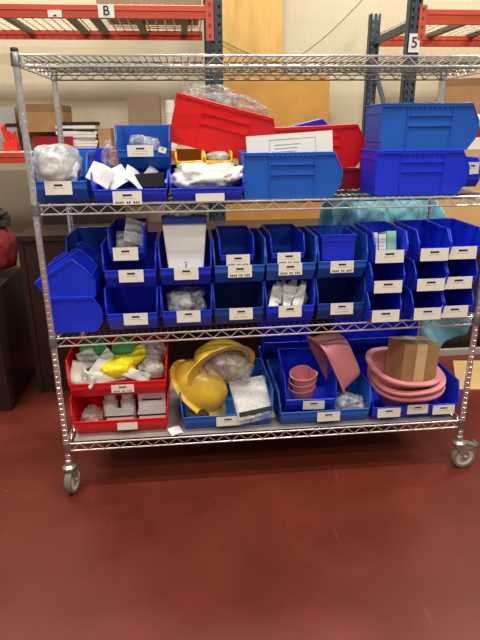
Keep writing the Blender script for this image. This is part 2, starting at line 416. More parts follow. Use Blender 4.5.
# columns of 7-inch bins, fronts at y=.04
def col7(x, k, label, m, dx=0., st=1, yf=.028, **kw):
    return bin_(label, *M7, m, (x, yf, S3(x)+.183*k), (0,0,0), [(dx, .098, .05, st)], G3, **kw)
col7(-.577, 0, 'royal blue bin at bottom of the leftmost labelled stack on the middle shelf', M['royal'], .014)
col7(-.572, 1, 'royal blue middle bin of the leftmost labelled stack, below a narrow bin of packets', M['royal'], .004)
col7(-.352, 0, 'royal blue bin of clear plastic tubing directly below the bin holding a tall white carton', M['royal'], .006)
col7(-.350, 1, 'royal blue bin holding a tall tapered white carton on the middle shelf', M['royal'], .002, )
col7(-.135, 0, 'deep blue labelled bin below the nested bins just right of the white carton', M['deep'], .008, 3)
col7(-.130, 1, 'mid blue bin with a small empty bin inside, just right of the white carton', M['blue'], .0, 2)
col7(.083, 0, 'royal blue bin on the middle shelf holding white plastic-wrapped packets', M['royal'], -.002)
col7(.082, 1, 'mid blue bin with a small bin inside, directly above the bin of white wrapped packets', M['blue'], -.004, 2)
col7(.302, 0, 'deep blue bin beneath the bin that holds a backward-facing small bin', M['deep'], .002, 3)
col7(.298, 1, 'mid blue bin holding a small bin turned back to front', M['blue'], -.003, 2)
def col5(x, k, label, dx=0., yf=-.026, rz=0.):
    return bin_(label, *M5, M['royal'], (x, yf, S3(x)+.1275*k-.002*0), (0,0,rz), [(dx, .118, .052, 1)], G3)
for x, nm in ((.497, 'narrow blue bin stack left of two matching stacks'), (.690, 'narrow blue bin stack second from the right end of the middle shelf'), (.826, 'narrow blue bin stack at the far right end of the middle shelf')):
    pass
col5(.476, 0, 'narrow royal blue bin at bottom of the stack topped by white and mint cartons', .002)
col5(.478, 1, 'narrow royal blue bin second in the stack topped by white and mint cartons', .0)
col5(.480, 2, 'narrow royal blue bin filled with white and mint cartons, top of its stack', -.006)
col5(.664, 0, 'narrow empty royal blue bin at bottom of the second stack from the right end', -.004)
col5(.664, 1, 'narrow empty royal blue bin midway up the second stack from the right end', -.003)
col5(.664, 2, 'narrow empty royal blue bin on top of the second stack from the right end', -.002)
col5(.797, 0, 'narrow empty royal blue bin at bottom of the rightmost stack by the chrome post', -.013, -.016)
col5(.797, 1, 'narrow empty royal blue bin midway up the rightmost stack by the chrome post', -.012, -.016)
col5(.799, 2, 'narrow empty royal blue bin on top of the rightmost stack by the chrome post', -.012, -.016)
# small bins sitting in or on the 7-inch ones
bin_('narrow royal blue bin of clear packets on top of the leftmost labelled stack', *M5, M['royal'], (-.580, .035, S3(-.58)+.183*2-.070), (0,0,0), [(-.004, .098, .052, 1)], G3)
for x, t in ((-.140, 'small royal blue empty bin nested in the mid blue bin beside the white carton'), (.070, 'small royal blue bin nested above the bin of white wrapped packets')):
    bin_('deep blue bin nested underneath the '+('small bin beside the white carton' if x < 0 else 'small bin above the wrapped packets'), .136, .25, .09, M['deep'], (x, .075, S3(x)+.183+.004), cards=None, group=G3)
    bin_(t, *M5, M['royal'], (x, .042, S3(x)+.183+.064), (0,0,0), [(.004, .096, .05, 2)], G3)
bin_('small royal blue bin turned round with its plain back facing out', .142, .20, .127, M['royal'], (.283, .250, S3(.3)+.183+.055), (0,0,PI), None, G3)
# tilted pair and back-row nest at the left end
bin_('royal blue bin standing side-on at the left end of the middle shelf', .200, .215, .155, M['royal'], (-.700, .145, S3(-.8)), (0, 0, PI/2), None, G3)
bin_('royal blue bin tipped up steeply inside the side-on bin at the left end', .180, .200, .178, M['royal'], (-.690, .140, .922), (math.radians(-32), 0, PI/2) , None, G3)
bin_('second tipped royal blue bin peeking up behind the first at the left end', .150, .17, .16, M['royal'], (-.72, .325, .935), (math.radians(-30), 0, PI/2) , None, G3)
for k in range(4):
    bin_('blue bin nested in the back-row heap left of the first labelled stack', *M7, M['deep'], (-.765, .31-.006*k, S3(-.8)+.105+.022*k), (0,0,0), None, 'nested blue bins at the back left of the middle shelf')
bin_('blue bin at the back left of the middle shelf under the nested heap', .212, .277, .1, M['deep'], (-.76, .30, S3(-.8)), (0,0,0), None, G3)
for x in (-.45, -.53):
    pass

# ------------------------------------------------------------------ second shelf (upper) bins
S2 = lambda x: shelf_z(1, x)+.0045
GT = 'blue storage bins on the upper shelf'
bin_('leftmost upper-shelf blue bin overflowing with a milky bag of gloves', .216, .277, .178, M['blue'], (-.812, .038, S2(0)), (0,0,0), [(-.002, .1, .05, 1)], GT)
bin_('royal blue bin standing behind the leftmost bin on the upper shelf', .212, .277, .178, M['royal'], (-.790, .3, S2(0)), (0,0,0), None, GT)
bin_('wide blue bin of folded white packets on the upper shelf', .285, .44, .108, M['royal'], (-.545, .0, S2(0)), (0,0,0), [(-.012, .108, .05, 2, .018)], GT)
bin_('wide blue bin of loose white gloves below the big red bin', .285, .44, .108, M['royal'], (-.255, .0, S2(0)), (0,0,0), [(.01, .11, .03, 0, .014)], GT)
bin_('mid blue bin with red-print label standing on the bin of folded packets', .212, .25, .165, M['blue'], (-.498, .17, S2(0)+.111), (0,0,0), [(-.012, .102, .044, 3, .070), (.075, .03, .022, 1, .072, .25)], GT)
bin_('mid blue bin lying side-on in front of the white folder', .21, .385, .172, M['blue'], (.272, .120, S2(0)), (0,0,PI/2), None, GT)
bin_('lighter blue large bin on top of the stacked pair at the right', .21, .392, .172, M['blue'], (.822, .155, S2(0)+.173), (0,0,PI/2), None, GT)
bin_('royal blue large bin below the lighter one at the right of the upper shelf', .21, .385, .172, M['royal'], (.806, .155, S2(0)), (0,0,PI/2), None, GT)
bin_('small blue bin at the far right end of the upper shelf showing its label', .09, .22, .125, M['royal'], (.950, .30, S2(0)), (0,0,0), [(.0, .06, .05, 1, .085)], GT)
for x, z, lb in ((-.317, 0, 'small yellow bin under the left end of the big red bin'), (-.202, -.004, 'small yellow bin of brown pieces under the middle of the big red bin')):
    bin_(lb, .108, .30, .062, M['yellow'], (x, .13, S2(0)+.112), (0,0,0), None, 'small yellow bins beneath the red bin')
bin_('big red bin of clear plastic bags tipped down to the right on the upper shelf', .28, .44, .192, M['red'], (.022, .405, 1.388), (math.radians(14.5), 0, PI/2), None, 'red storage bins on the upper shelf')
bin_('red bin standing side-on behind the white folder on the upper shelf', .21, .40, .178, M['red'], (.455, .42, S2(0)+.096), (math.radians(-2), 0, PI/2), None, 'red storage bins on the upper shelf')
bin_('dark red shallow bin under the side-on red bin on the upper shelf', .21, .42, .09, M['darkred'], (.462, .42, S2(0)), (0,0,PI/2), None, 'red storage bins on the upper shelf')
bin_('violet-blue bin tilted up behind the red bin on the upper shelf', .05, .24, .14, M['royal'], (.375, .555, 1.455), (math.radians(-13), 0, PI/2), None, GT)

# white folder standing in the side-on bin
t = thing('paper_folder', 'large white paper folder with a faint printed frame standing in the side-on blue bin', 'folder', (.078, .05, 1.372), (-.04, math.radians(-3.5), 0))
mb = MB(); mb.box((-.168, 0, 0), (.168, .012, .155)); mb.build('folder_cover', M['white'], t)
mb = MB()
for a, b in (((-.08, -.001, .03), (.10, 0, .0315)), ((-.08, -.001, .135), (.10, 0, .1365)), ((-.08, -.001, .03), (-.0785, 0, .1365)), ((.10, -.001, .03), (.1015, 0, .1365))): mb.box(a, b)
for k in range(6): mb.box((-.06, -.001, .05+.013*k), (.02+.01*(k % 3), 0, .052+.013*k))
mb.build('printed_frame', M['greyprint'], t)

# ------------------------------------------------------------------ bottom shelf bins
S4 = lambda x: shelf_z(3, x)+.0045
GB = 'wide storage bins on the bottom shelf'
mb = MB(); mb.box((-.87, .012, 0), (.86, .56, .0012)); tag(mb.build('shelf_liner', M['liner'], None, loc=(0, 0, .2565)), 'translucent grey plastic liner lying along the bottom wire shelf', 'liner')
z4 = S4(0)+.0015
bin_('lower red bin of white bottles and boxes at the left of the bottom shelf', .425, .277, .178, M['red'], (-.664, .035, z4), (0,0,0), [(.028, .088, .034, 0, .048)], GB)
bin_('upper red bin overflowing with dressings, yellow foam and green tubs', .425, .277, .178, M['red'], (-.662, .035, z4+.183), (0,0,0), [(.02, .096, .036, 2, .05)], GB)
bin_('wide blue bin holding yellow hard hats and a wrapped white pack', .415, .377, .178, M['blue'], (-.190, .025, z4), (0,0,.015), [(-.0, .105, .045, 1, .05)], GB)
bin_('wide mid blue bin holding a small bin, pink tub and clear bag', .425, .377, .178, M['blue'], (.252, .015, z4), (0,0,0), [(.015, .105, .045, 1, .05)], GB)
bin_('wide royal blue bin with three labels holding pink basins and a carton', .420, .377, .178, M['royal'], (.674, .015, z4), (0,0,0), [(-.125, .108, .045, 1, .052), (.01, .098, .045, 1, .062), (.135, .105, .045, 1, .052)], GB)
bin_('royal blue bin with a label set inside the wide blue bin, holding pink basins', .235, .30, .178, M['royal'], (.19, .055, z4+.045), (math.radians(6), 0, math.radians(-3)), [(.015, .098, .044, 1, .05)], GB)
for x, w, k, q in ((.14, .24, 0, 'lower'), (.14, .24, 1, 'upper'), (.62, .425, 0, 'lower'), (.62, .425, 1, 'upper')):
    bin_(('%s royal blue bin of the pair behind the %s' % (q, 'nested small bin' if x < .3 else 'pink basins and carton')), w, .15, .178, M['royal'], (x, .41, z4+.183*k), (0,0,0), None, 'blue bins at the back of the bottom shelf')

# ---- contents: upper shelf
lump('glove_bag', 'milky plastic bag of white gloves bulging over the leftmost upper-shelf bin', 'bag', (-.835, .14, 1.42), (.175, .23, .16), M['milky'], 3, amp=.22, freq=2.2)
lump('glove_bundle', 'bundle of white gloves inside the milky bag in the leftmost upper-shelf bin', 'gloves', (-.815, .14, 1.40), (.14, .15, .13), M['glove'], 5, amp=.4)
GF = 'folded white packets in the wide upper-shelf bin'
for i, (x, z, rx, ry, s) in enumerate(((-.655, 1.385, 1.1, .5, 1), (-.60, 1.372, 1.0, -.5, 2), (-.535, 1.365, .9, .7, 3), (-.645, 1.36, .7, -.2, 4), (-.47, 1.36, .9, -.4, 5))):
    o = obj('folded_packet', sheet_mesh('folded_packet', .09, .075, M['white'] if i < 4 else M['milky'], s, .008, 14, .004), None, (x, .045+.03*i, z), (rx, ry, .3*i))
    tag(o, ['folded white packet poking up at the left end of the wide bin', 'folded white packet second from the left in the wide bin', 'crumpled white packet in the middle of the wide bin', 'white packet lying low at the left of the wide bin', 'clear wrapped packet at the right of the folded packets'][i], 'packet', GF)
mb = MB(); mb.box((-.1, 0, 0), (.1, .13, .05)); tag(mb.build('black_pouch', M['darkobj'], None, loc=(-.52, .11, 1.33)), 'black pouch behind the folded white packets in the wide bin', 'pouch')
lump('loose_gloves', 'heap of loose white gloves in the wide bin below the red bin', 'gloves', (-.255, .12, 1.365), (.255, .2, .115), M['glove'], 8, amp=.4, freq=3.4)
lump('white_glove', 'single white glove trailing over the right rim of the glove bin', 'glove', (-.15, .05, 1.378), (.10, .09, .05), M['glove'], 11, rot=(0, -.5, .2), amp=.35)
lump('clear_bag', 'small clear plastic bag inside the mid blue bin with red-print label', 'bag', (-.50, .27, 1.478), (.13, .12, .085), M['clear'], 13, amp=.3)
lump('clear_bag', 'clear plastic bag drooping between the two leftmost upper bins', 'bag', (-.64, .26, 1.44), (.07, .1, .12), M['clear'], 15, amp=.3)
GC = 'clear plastic bags heaped on the big red bin'
lump('plastic_bag', 'large crinkled clear bag heaped on the left of the big red bin', 'bag', (-.205, .40, 1.66), (.26, .2, .12), M['clear'], 17, amp=.4, group=GC, rot=(0, .2, 0))
lump('plastic_bag', 'crinkled clear bag heaped toward the right of the big red bin', 'bag', (-.07, .42, 1.625), (.22, .2, .11), M['clear'], 19, amp=.4, group=GC, rot=(0, .4, 0))
lump('brown_pieces', 'brown and clear wrapped pieces in the right-hand small yellow bin', 'pieces', (-.202, .195, 1.44), (.09, .11, .035), M['milky'], 23, amp=.3)

# ---- contents: middle shelf
GP = 'clear packets in the narrow bin'
for i, (x, z, rx, ry, s, w, h) in enumerate(((-.55, 1.155, 1.15, .35, 3, .085, .10), (-.59, 1.10, 1.0, .1, 4, .08, .11), (-.56, 1.09, .9, -.2, 6, .08, .10))):
    o = obj('clear_packet', sheet_mesh('clear_packet', w, h, M['milky'], s, .008, 18, .008), None, (x, .10+.03*i, z), (rx, ry, .4-.3*i))
    tag(o, ['clear packet sticking up highest from the narrow bin at the left', 'clear packet leaning left in the narrow bin at the left', 'clear packet lying lowest in the narrow bin at the left'][i], 'packet', GP)
t = thing('white_carton', 'tall tapered white carton with a dark blue inner collar in a royal blue bin', 'carton', (-.348, .045, S3(-.35)+.183+.045), (math.radians(-6), 0, 0))
mb = MB(); wt, wb, h, dd = .094, .068, .205, .15
def frustum(mb, wb, wt, y0, y1, z0, z1, mi=0, th=.003):
    for (a, b) in ((( -wb, y0), (wb, y0)),):
        pass
    for s in (-1, 1):
        vs = [(s*wb, y0, z0), (s*wb, y1, z0), (s*wt, y1, z1), (s*wt, y0, z1), (s*(wb-th), y0, z0), (s*(wb-th), y1, z0), (s*(wt-th), y1, z1), (s*(wt-th), y0, z1)]
        mb.add(vs, [(0,1,2,3),(7,6,5,4),(0,4,5,1),(1,5,6,2),(2,6,7,3),(3,7,4,0)], mi)
    for (ya, yb) in ((y0, y0+th), (y1-th, y1)):
        vs = [(-wb, ya, z0), (wb, ya, z0), (wt, ya, z1), (-wt, ya, z1), (-wb, yb, z0), (wb, yb, z0), (wt, yb, z1), (-wt, yb, z1)]
        mb.add(vs, [(0,1,2,3),(7,6,5,4),(0,4,5,1),(1,5,6,2),(2,6,7,3),(3,7,4,0)], mi)
    mb.box((-wb, y0, z0), (wb, y1, z0+th), mi)
frustum(mb, wb, wt-.006, 0, dd, 0, h); mb.build('carton_body', M['white'], t)
mb = MB(); frustum(mb, wt-.009, wt-.002, .006, dd+.03, h-.01, h+.03); mb.build('inner_collar', M['deep'], t)
mb = MB(); mb.box((-.002, -.0015, .03), (.002, 0, .045)); mb.box((-.004, -.0015, .05), (.004, 0, .053)); mb.build('printed_mark', M['print'], t)
lump('plastic_bag', 'clear plastic bag sticking out of the top of the white carton', 'bag', (-.345, .15, 1.215), (.15, .12, .075), M['clear'], 31, amp=.35)
lump('tubing_bag', 'bag of coiled clear tubing in the bin under the white carton', 'bag', (-.355, .13, S3(-.35)+.085), (.17, .16, .13), M['clear'], 33, amp=.35)
lump('cotton_bundle', 'pale bundle inside the tubing bag under the white carton', 'bundle', (-.375, .14, S3(-.35)+.075), (.09, .09, .09), M['gauze'], 34, amp=.35)
GS = 'white plastic-wrapped packets in one bin'
for i in range(8):
    x = .015+.018*i
    o = obj('wrapped_packet', sheet_mesh('wrapped_packet', .026, .11, M['gauze'] if i % 2 else M['white'], i, .003, 20, .008), None, (x, .075+.012*(i % 3), S3(.08)+.105+.008*(i % 3)), (1.0+.1*(i % 2), [.5, .35, .6, .2, .45, .3, .7, .4][i], .2))
    tag(o, 'slim white wrapped packet leaning in the bin below the small nested bin', 'packet', GS)
lump('clear_bag', 'crinkled clear bag around the slim white wrapped packets', 'bag', (.085, .12, S3(.08)+.09), (.17, .13, .12), M['clear'], 37, amp=.35)
for i, (x, w, m, lb, z) in enumerate(((.432, .030, 'cream', 'cream carton standing leftmost in the top narrow bin', .105), (.468, .030, 'white', 'white carton standing between cream and mint cartons', .098), (.507, .038, 'mint', 'mint green carton standing rightmost in the top narrow bin', .110))):
    t = thing('small_carton', lb, 'carton', (x, .03, S3(.5)+.255+.012), (math.radians(-14), 0, 0), 'cartons in the top narrow bin')
    mb = MB(); mb.box((-w/2, 0, 0), (w/2, .16, z)); mb.build('carton_body', M[m], t)
    mb = MB()
    for k in range(4): mb.box((-w*.3, -.001, z*.35+.014*k), (w*.3, 0, z*.35+.014*k+.003))
    for k in range(5): mb.box((-w*.3, .02+.025*k, z), (w*.3, .03+.025*k, z+.0008))
    mb.build('carton_print', M['greyprint'], t)

# teal gown hanging behind the middle shelf
def gown():
    nx, nz = 56, 60; mb = MB(); vs = []
    for j in range(nz+1):
        t = j/nz
        for i in range(nx+1):
            s = i/nx
            ztop = 1.25-.03*math.sin(s*9)-(.16*max(0, (.1-s)/.1)**2)-.20*max(0, (s-.86)/.14)**1.5
            xr = 1.06+.173*min(1, max(0, (t-.3)/.35))
            xx = .345+s*.888; zb = .17
            K = ((.345, .60), (.80, .50), (.93, .42), (1.11, .295), (1.233, .42))
            for (xa, za), (xb, zc) in zip(K, K[1:]):
                if xa <= xx <= xb+1e-6: zb = za+(zc-za)*(xx-xa)/(xb-xa)
            x = .345+s*(xr-.345); z = ztop+(zb-ztop)*t
            y = .70+.04*math.sin(x*(34-10*t)+7*t+1.4*math.sin(5*t))+.07*noise.noise(Vector((x*7, z*6, 3)))+.012*noise.noise(Vector((x*25, z*22, 9)))-.03*math.sin(PI*min(1, t*2))
            y = max(y, .607)
            vs.append((x, y, z))
    fs = [(j*(nx+1)+i, j*(nx+1)+i+1, (j+1)*(nx+1)+i+1, (j+1)*(nx+1)+i) for j in range(nz) for i in range(nx)]
    mb.add(vs, fs); o = mb.build('teal_gown', M['teal'], None, True); solid(o, .003); return o
tag(gown(), 'pale teal disposable gown draped behind the middle shelf, one corner drooping below', 'gown')
o = obj('hanger_stick', None); bpy.data.objects.remove(o)

# ---- contents: red bins
zb = z4+.183
GG = 'green tubs in the upper red bin'
for i, (x, z, y, ry) in enumerate(((-.765, zb+.175, .17, -.35), (-.635, zb+.168, .165, .3))):
    mb = MB(); X = Matrix.Rotation(1.1, 4, 'X')
    mb.lathe([(.040, -.03), (.052, -.025), (.058, .025), (.060, .03), (.060, .038), (.054, .040), (.048, .036), (.02, .034)], 28, X=X)
    tag(mb.build('green_tub', M['green'], None, True, loc=(x, y, z), rot=(0, ry, 0)), ['left round green tub lying at the back of the upper red bin', 'right round green tub lying at the back of the upper red bin'][i], 'tub', GG)
# yellow foam
mb = MB()
lump('foam_pad', 'bright yellow foam pad on top of the upper red bin', 'foam', (-.665, .10, zb+.12), (.16, .09, .095), M['sponge'], 41, amp=.35, freq=2.2, rot=(.3, -.2, 0))
lump('foam_strip', 'bright yellow foam strip rising right from the foam pad', 'foam', (-.585, .11, zb+.16), (.055, .05, .12), M['sponge'], 43, amp=.3, rot=(.2, .7, 0))
GD = 'white dressings in the upper red bin'
for i, (x, y, z, w, h, rx, ry, rz, m) in enumerate(((-.80, .085, zb+.095, .14, .055, 1.2, .2, -1.0, 'gauze'), (-.84, .10, zb+.105, .06, .10, 1.2, .3, .2, 'gauze'), (-.765, .085, zb+.105, .05, .15, 1.25, .7, 0., 'white'),
        (-.79, .13, zb+.155, .09, .08, 1.0, -.3, .3, 'milky'), (-.70, .075, zb+.088, .14, .05, 1.1, -.1, .1, 'gauze'), (-.585, .075, zb+.090, .12, .045, 1.2, .45, .1, 'white'), (-.72, .12, zb+.15, .10, .05, 1.1, -.9, 0., 'white'))):
    o = obj('wrapped_dressing', sheet_mesh('wrapped_dressing', w, h, M[m], i+1, .006, 20, .014), None, (x, y, z), (rx, ry, rz))
    tag(o, ['folded gauze dressing lying at far left of the upper red bin', 'rolled gauze dressing against the left wall of the red bin', 'long white dressing packet slanting up left of the foam', 'milky dressing packet standing at the back left of the red bin', 'gauze dressing lying along the front rim below the foam', 'white packet lying across the front right of the foam', 'white packet tucked behind the foam near the green tubs'][i], 'dressing', GD)
lump('plastic_bag', 'crinkled clear bag at the right end of the upper red bin', 'bag', (-.52, .15, zb+.165), (.13, .10, .11), M['clear'], 47, amp=.3)
lump('plastic_bag', 'clear bag of pale pieces low at the right of the upper red bin', 'bag', (-.52, .10, zb+.105), (.12, .08, .08), M['clear'], 49, amp=.3)
lump('dressing_roll', 'white dressing roll in the clear bag at the right of the upper red bin', 'dressing', (-.51, .11, zb+.10), (.09, .06, .06), M['gauze'], 50, amp=.2)
lump('pale_wipes', 'bundle of pale wipes at the right back of the upper red bin', 'wipes', (-.53, .16, zb+.13), (.10, .08, .08), M['gauze'], 51, amp=.3)
GW = 'white bottles in the lower red bin'
for i, x in enumerate((-.725, -.645)):
    t = thing('white_bottle', ['left round white bottle in the lower red bin', 'right round white bottle in the lower red bin'][i], 'bottle', (x, .18, z4+.004), (0,0,0), GW)
    mb = MB(); mb.lathe([(.030, 0), (.034, .004), (.034, .095), (.026, .108), (.022, .112), (.022, .116)], 24); mb.build('bottle_body', M['white'], t, True)
    mb = MB(); mb.lathe([(.026, .116), (.027, .118), (.027, .142), (.024, .146), (.004, .147)], 24); mb.build('bottle_cap', M['cream'], t, True)
def black_edge_box(x, y, w, d, h, lb, rot=0.):
    t = thing('white_box', lb, 'box', (x, y, z4+.004), (0, 0, rot), 'white boxes with black edging in the lower red bin')
    mb = MB(); mb.box((-w/2, 0, 0), (w/2, d, h)); mb.build('box_body', M['white'], t)
    mb = MB(); mb.box((-w/2-.001, -.001, h-.014), (w/2+.001, d*.1, h-.006)); mb.box((-w/2-.001, -.001, .0), (-w/2+.006, .001, h-.006)); mb.build('black_edging', M['print'], t)
black_edge_box(-.675, .078, .125, .06, .078, 'low white box with black edging in front of the bottles')
black_edge_box(-.53, .078, .125, .05, .078, 'low white box with black edging at the right of the lower red bin')
t = thing('white_box', 'taller white box with a black bar standing right of the bottles', 'box', (-.53, .135, z4+.004), (0,0,0), 'white boxes with black edging in the lower red bin')
mb = MB(); mb.box((-.062, 0, 0), (.062, .1, .165)); mb.build('box_body', M['white'], t)
mb = MB(); mb.box((-.045, -.001, .112), (.045, 0, .120)); mb.build('black_bar', M['print'], t)
lump('clear_bag', 'clear bag tucked in the left corner of the lower red bin', 'bag', (-.80, .11, z4+.055), (.09, .1, .10), M['clear'], 53, amp=.35)
o = obj('paper_scrap', sheet_mesh('paper_scrap', .06, .045, M['white'], 2, .006, 20, .001), None, (-.425, .03, z4+.012), (.3, 0, .5)); tag(o, 'small white paper scrap on the bottom shelf between the red and blue bins', 'paper')

# ---- hard hats
def hard_hat(label, Mx):
    t = thing('hard_hat', label, 'helmet', group='yellow hard hats in the wide blue bin'); t.matrix_world = Mx @ Matrix.Scale(1.08, 4)
    mb = MB(); prof = []; n = 12
    for k in range(n+1):
        a = PI/2*k/n; prof.append((math.cos(a), math.sin(a)))
    # outer and inner shell
    vs = []; seg = 40
    for sgn, sc in ((1, 1.), (-1, .965)):
        for r, z in prof:
            for j in range(seg):
                th = 2*PI*j/seg; x = .103*r*math.cos(th)*sc; y = .130*r*math.sin(th)*sc
                ridge = .010*max(0, 1-abs(x)/.022)*min(1, z*2.0) if sgn > 0 else 0
                vs.append((x, y, (.118*(z**.9))*sc+ridge))
    m = n+1; fs = []
    for q in range(2):
        for i in range(n):
            for j in range(seg):
                a = q*m*seg+i*seg+j; b = q*m*seg+i*seg+(j+1) % seg; fs.append((a, b, b+seg, a+seg))
    for j in range(seg): fs.append((j, (j+1) % seg, m*seg+(j+1) % seg, m*seg+j))
    mb.add(vs, fs); mb.build('hat_shell', M['hat'], t, True)
    mb = MB(); vs = []
    for zz in (0, -.004):
        for k in (0, .5, 1):
            for j in range(seg):
                th = 2*PI*j/seg; front = max(0, math.sin(th))**2
                w = (.018+.034*front)*k; x = (.102+w)*math.cos(th); y = (.128+w*1.1)*math.sin(th)
                vs.append((x, y, zz-.018*k*k*(.4+front)+.002))
    fs = []
    for q in range(2):
        for i in range(2):
            for j in range(seg):
                a = q*3*seg+i*seg+j; b = q*3*seg+i*seg+(j+1) % seg; fs.append((a, b, b+seg, a+seg))
    for j in range(seg):
        a = 2*seg+j; b = 2*seg+(j+1) % seg; fs.append((a, b, b+3*seg, a+3*seg))
    mb.add(vs, fs); mb.build('brim', M['hat'], t, True)
    mb = MB()
    for a in (.3, 1.35, 2.4):                       # suspension straps
        c, s = math.cos(a), math.sin(a)
        mb.tube([(c*.095*math.cos(q), s*.115*math.cos(q), .085*math.sin(q)) for q in [PI*k/10 for k in range(11)]], .005, 5)
    mb.tube([(.094*math.cos(q), .118*math.sin(q), .004) for q in [2*PI*k/24 for k in range(24)]], .006, 5, True)
    mb.build('suspension', M['milky'], t, True)
    return t
hard_hat('yellow hard hat lying crown toward the camera at the left of the wide blue bin', basis(Vector((-.318, .165, .415)), (.74, -.12, -.66), (.58, -.36, .60)))
hard_hat('yellow hard hat on top of the other, its hollow bagged inside facing out', basis(Vector((-.195, .13, .535)), (-.90, -.05, .36), (-.38, .80, .42)))
lump('plastic_bag', 'clear crinkled bag spilling from the hollow of the upper hard hat', 'bag', (-.180, .11, .53), (.21, .11, .12), M['clear'], 61, rot=(0, .35, 0), amp=.35)
# wrapped white pack
t = thing('wrapped_pack', 'white fabric pack with a dark band in clear film, right of the hard hats', 'pack', group=None)
t.matrix_world = basis(Vector((-.080, .10, .375)), (-.17, .60, .76), (.0865, -.6975, .594))
obj('pack_body', sheet_mesh('pack_body', .165, .185, M['white'], 5, .007, 12, .026), t)
obj('dark_band', sheet_mesh('dark_band', .155, .02, M['darkobj'], 5, .003, 12, .004), t, (0, -.070, .036))
obj('clear_film', sheet_mesh('clear_film', .172, .19, M['clear'], 9, .003, 25, .040), t, (0, -.014, -.002))
lump('black_glove', 'black rubber glove at the left front corner of the hard hat bin', 'glove', (-.335, .06, z4+.055), (.12, .06, .07), M['darkobj'], 67, amp=.45)

# ---- pink items
def tub_mesh(name, w, d, h, th=.003, taper=.8, round_=.25, rim=.012, seg=48, sq=3.5, spout=0.):
    def ring(kx, ky, z):
        o = []
        for j in range(seg):
            a = 2*PI*j/seg; c, s = math.cos(a), math.sin(a)
            x = math.copysign(abs(c)**(2/sq), c)*w/2*kx; y = math.copysign(abs(s)**(2/sq), s)*d/2*ky
            o.append((x, y, z))
        return o
    rx, ry = 1+2*rim/w, 1+2*rim/d; t2 = 1-2*th/w; t3 = 1-2*th/d
    rings = [ring(taper*.9, taper*.9, 0), ring(taper, taper, h*.08), ring(1-(1-taper)*.3, 1-(1-taper)*.3, h*.7), ring(1, 1, h*.97), ring(rx, ry, h*.965), ring(rx, ry, h*.93),
             ring(rx+.006, ry+.006, h*.93), ring(rx+.006, ry+.006, h), ring(t2, t3, h), ring((1-(1-taper)*.3)*t2, (1-(1-taper)*.3)*t3, h*.7), ring(taper*t2, taper*t3, h*.09), ring(taper*.88, taper*.88, h*.04)]
    mb = MB(); vs = [v for r in rings for v in r]; fs = []
    for i in range(len(rings)-1):
        for j in range(seg): fs.append((i*seg+j, i*seg+(j+1) % seg, (i+1)*seg+(j+1) % seg, (i+1)*seg+j))
    fs += [tuple(range(seg-1, -1, -1)), tuple((len(rings)-1)*seg+j for j in range(seg))]
    mb.add(vs, fs); return mb.mesh(name, M['pink'], True)
def kidney_mesh():
    seg = 48; h = .07
    def ring(k, z):
        o = []
        for j in range(seg):
            a = 2*PI*j/seg; r = .058*(1-.24*math.exp(-((a-PI*.15)/.5)**2)); o.append((1.05*r*math.cos(a)*k, .95*r*math.sin(a)*k, z))
        return o
    rings = [ring(.78, 0), ring(.82, .004), ring(1, h), ring(1.07, h), ring(1.07, h+.003), ring(.96, h+.003), ring(.79, .006), ring(.74, .004)]
    mb = MB(); vs = [v for r in rings for v in r]; fs = []
    for i in range(len(rings)-1):
        for j in range(seg): fs.append((i*seg+j, i*seg+(j+1) % seg, (i+1)*seg+(j+1) % seg, (i+1)*seg+j))
    fs += [tuple(range(seg-1, -1, -1)), tuple((len(rings)-1)*seg+j for j in range(seg))]
    mb.add(vs, fs); return mb.mesh('kidney_dish', M['pink'], True)
km = kidney_mesh()
for k, lb in enumerate(('lowest pink kidney dish of the nested trio in the royal blue bin', 'middle pink kidney dish of the nested trio in the royal blue bin', 'top pink kidney dish of the nested trio, its hollow showing')):
    tag(obj('kidney_dish', km, None, (.172+.001*k, .145-.010*k, z4+.085+.036*k), (math.radians(13), math.radians(-6), 0)), lb, 'dish', 'nested pink kidney dishes')
tm = tub_mesh('pink_tub', .18, .27, .125, taper=.85, sq=5)
o = obj('pink_tub', tm); o.matrix_world = basis(Vector((.385, .175, .555)), (.40, .08, -.88), (-.86, -.22, -.42)); o = tag(o, 'rectangular pink tub tipped on its side behind the nested small bin', 'tub')
lump('clear_bag', 'clear bag with dark bits between the small bin and the pink tub', 'bag', (.385, .07, z4+.075), (.13, .09, .09), M['clear'], 71, amp=.4)
bm1 = tub_mesh('pink_basin', .31, .27, .135, taper=.70, sq=2.4, rim=.022)
for k, (x, y, z, ry, rx, lb) in enumerate(((.672, .175, z4+.022, 0.0, .22, 'lowest pink wash basin nested in the wide royal blue bin'), (.672, .17, z4+.050, -.03, .20, 'middle pink wash basin nested in the wide royal blue bin'), (.634, .175, z4+.092, .12, .22, 'uppermost pink wash basin, holding a taped carton'))):
    tag(obj('wash_basin', bm1, None, (x, y, z), (rx, ry, .1*k)), lb, 'basin', 'nested pink wash basins')
# taped carton
t = thing('taped_carton', 'brown cardboard carton sealed with pale tape, resting in the pink basins', 'box'); 
t.matrix_world = Matrix.Translation((.694, .15, .405)) @ Matrix.Scale(1.07, 4) @ Euler((math.radians(-5), math.radians(5), math.radians(7)), 'XYZ').to_matrix().to_4x4()
mb = MB(); mb.box((-.085, -.065, 0), (.085, .075, .18)); mb.build('carton_body', M['card'], t)
mb = MB(); mb.box((-.024, -.0665, .0), (.024, -.0645, .18)); mb.box((-.024, -.0665, .1795), (.024, .075, .1812)); mb.build('packing_tape', M['tape'], t)
mb = MB(); mb.box((-.085, -.001, .1800), (.085, .001, .1806)); mb.build('flap_seam', M['card_side'], t)

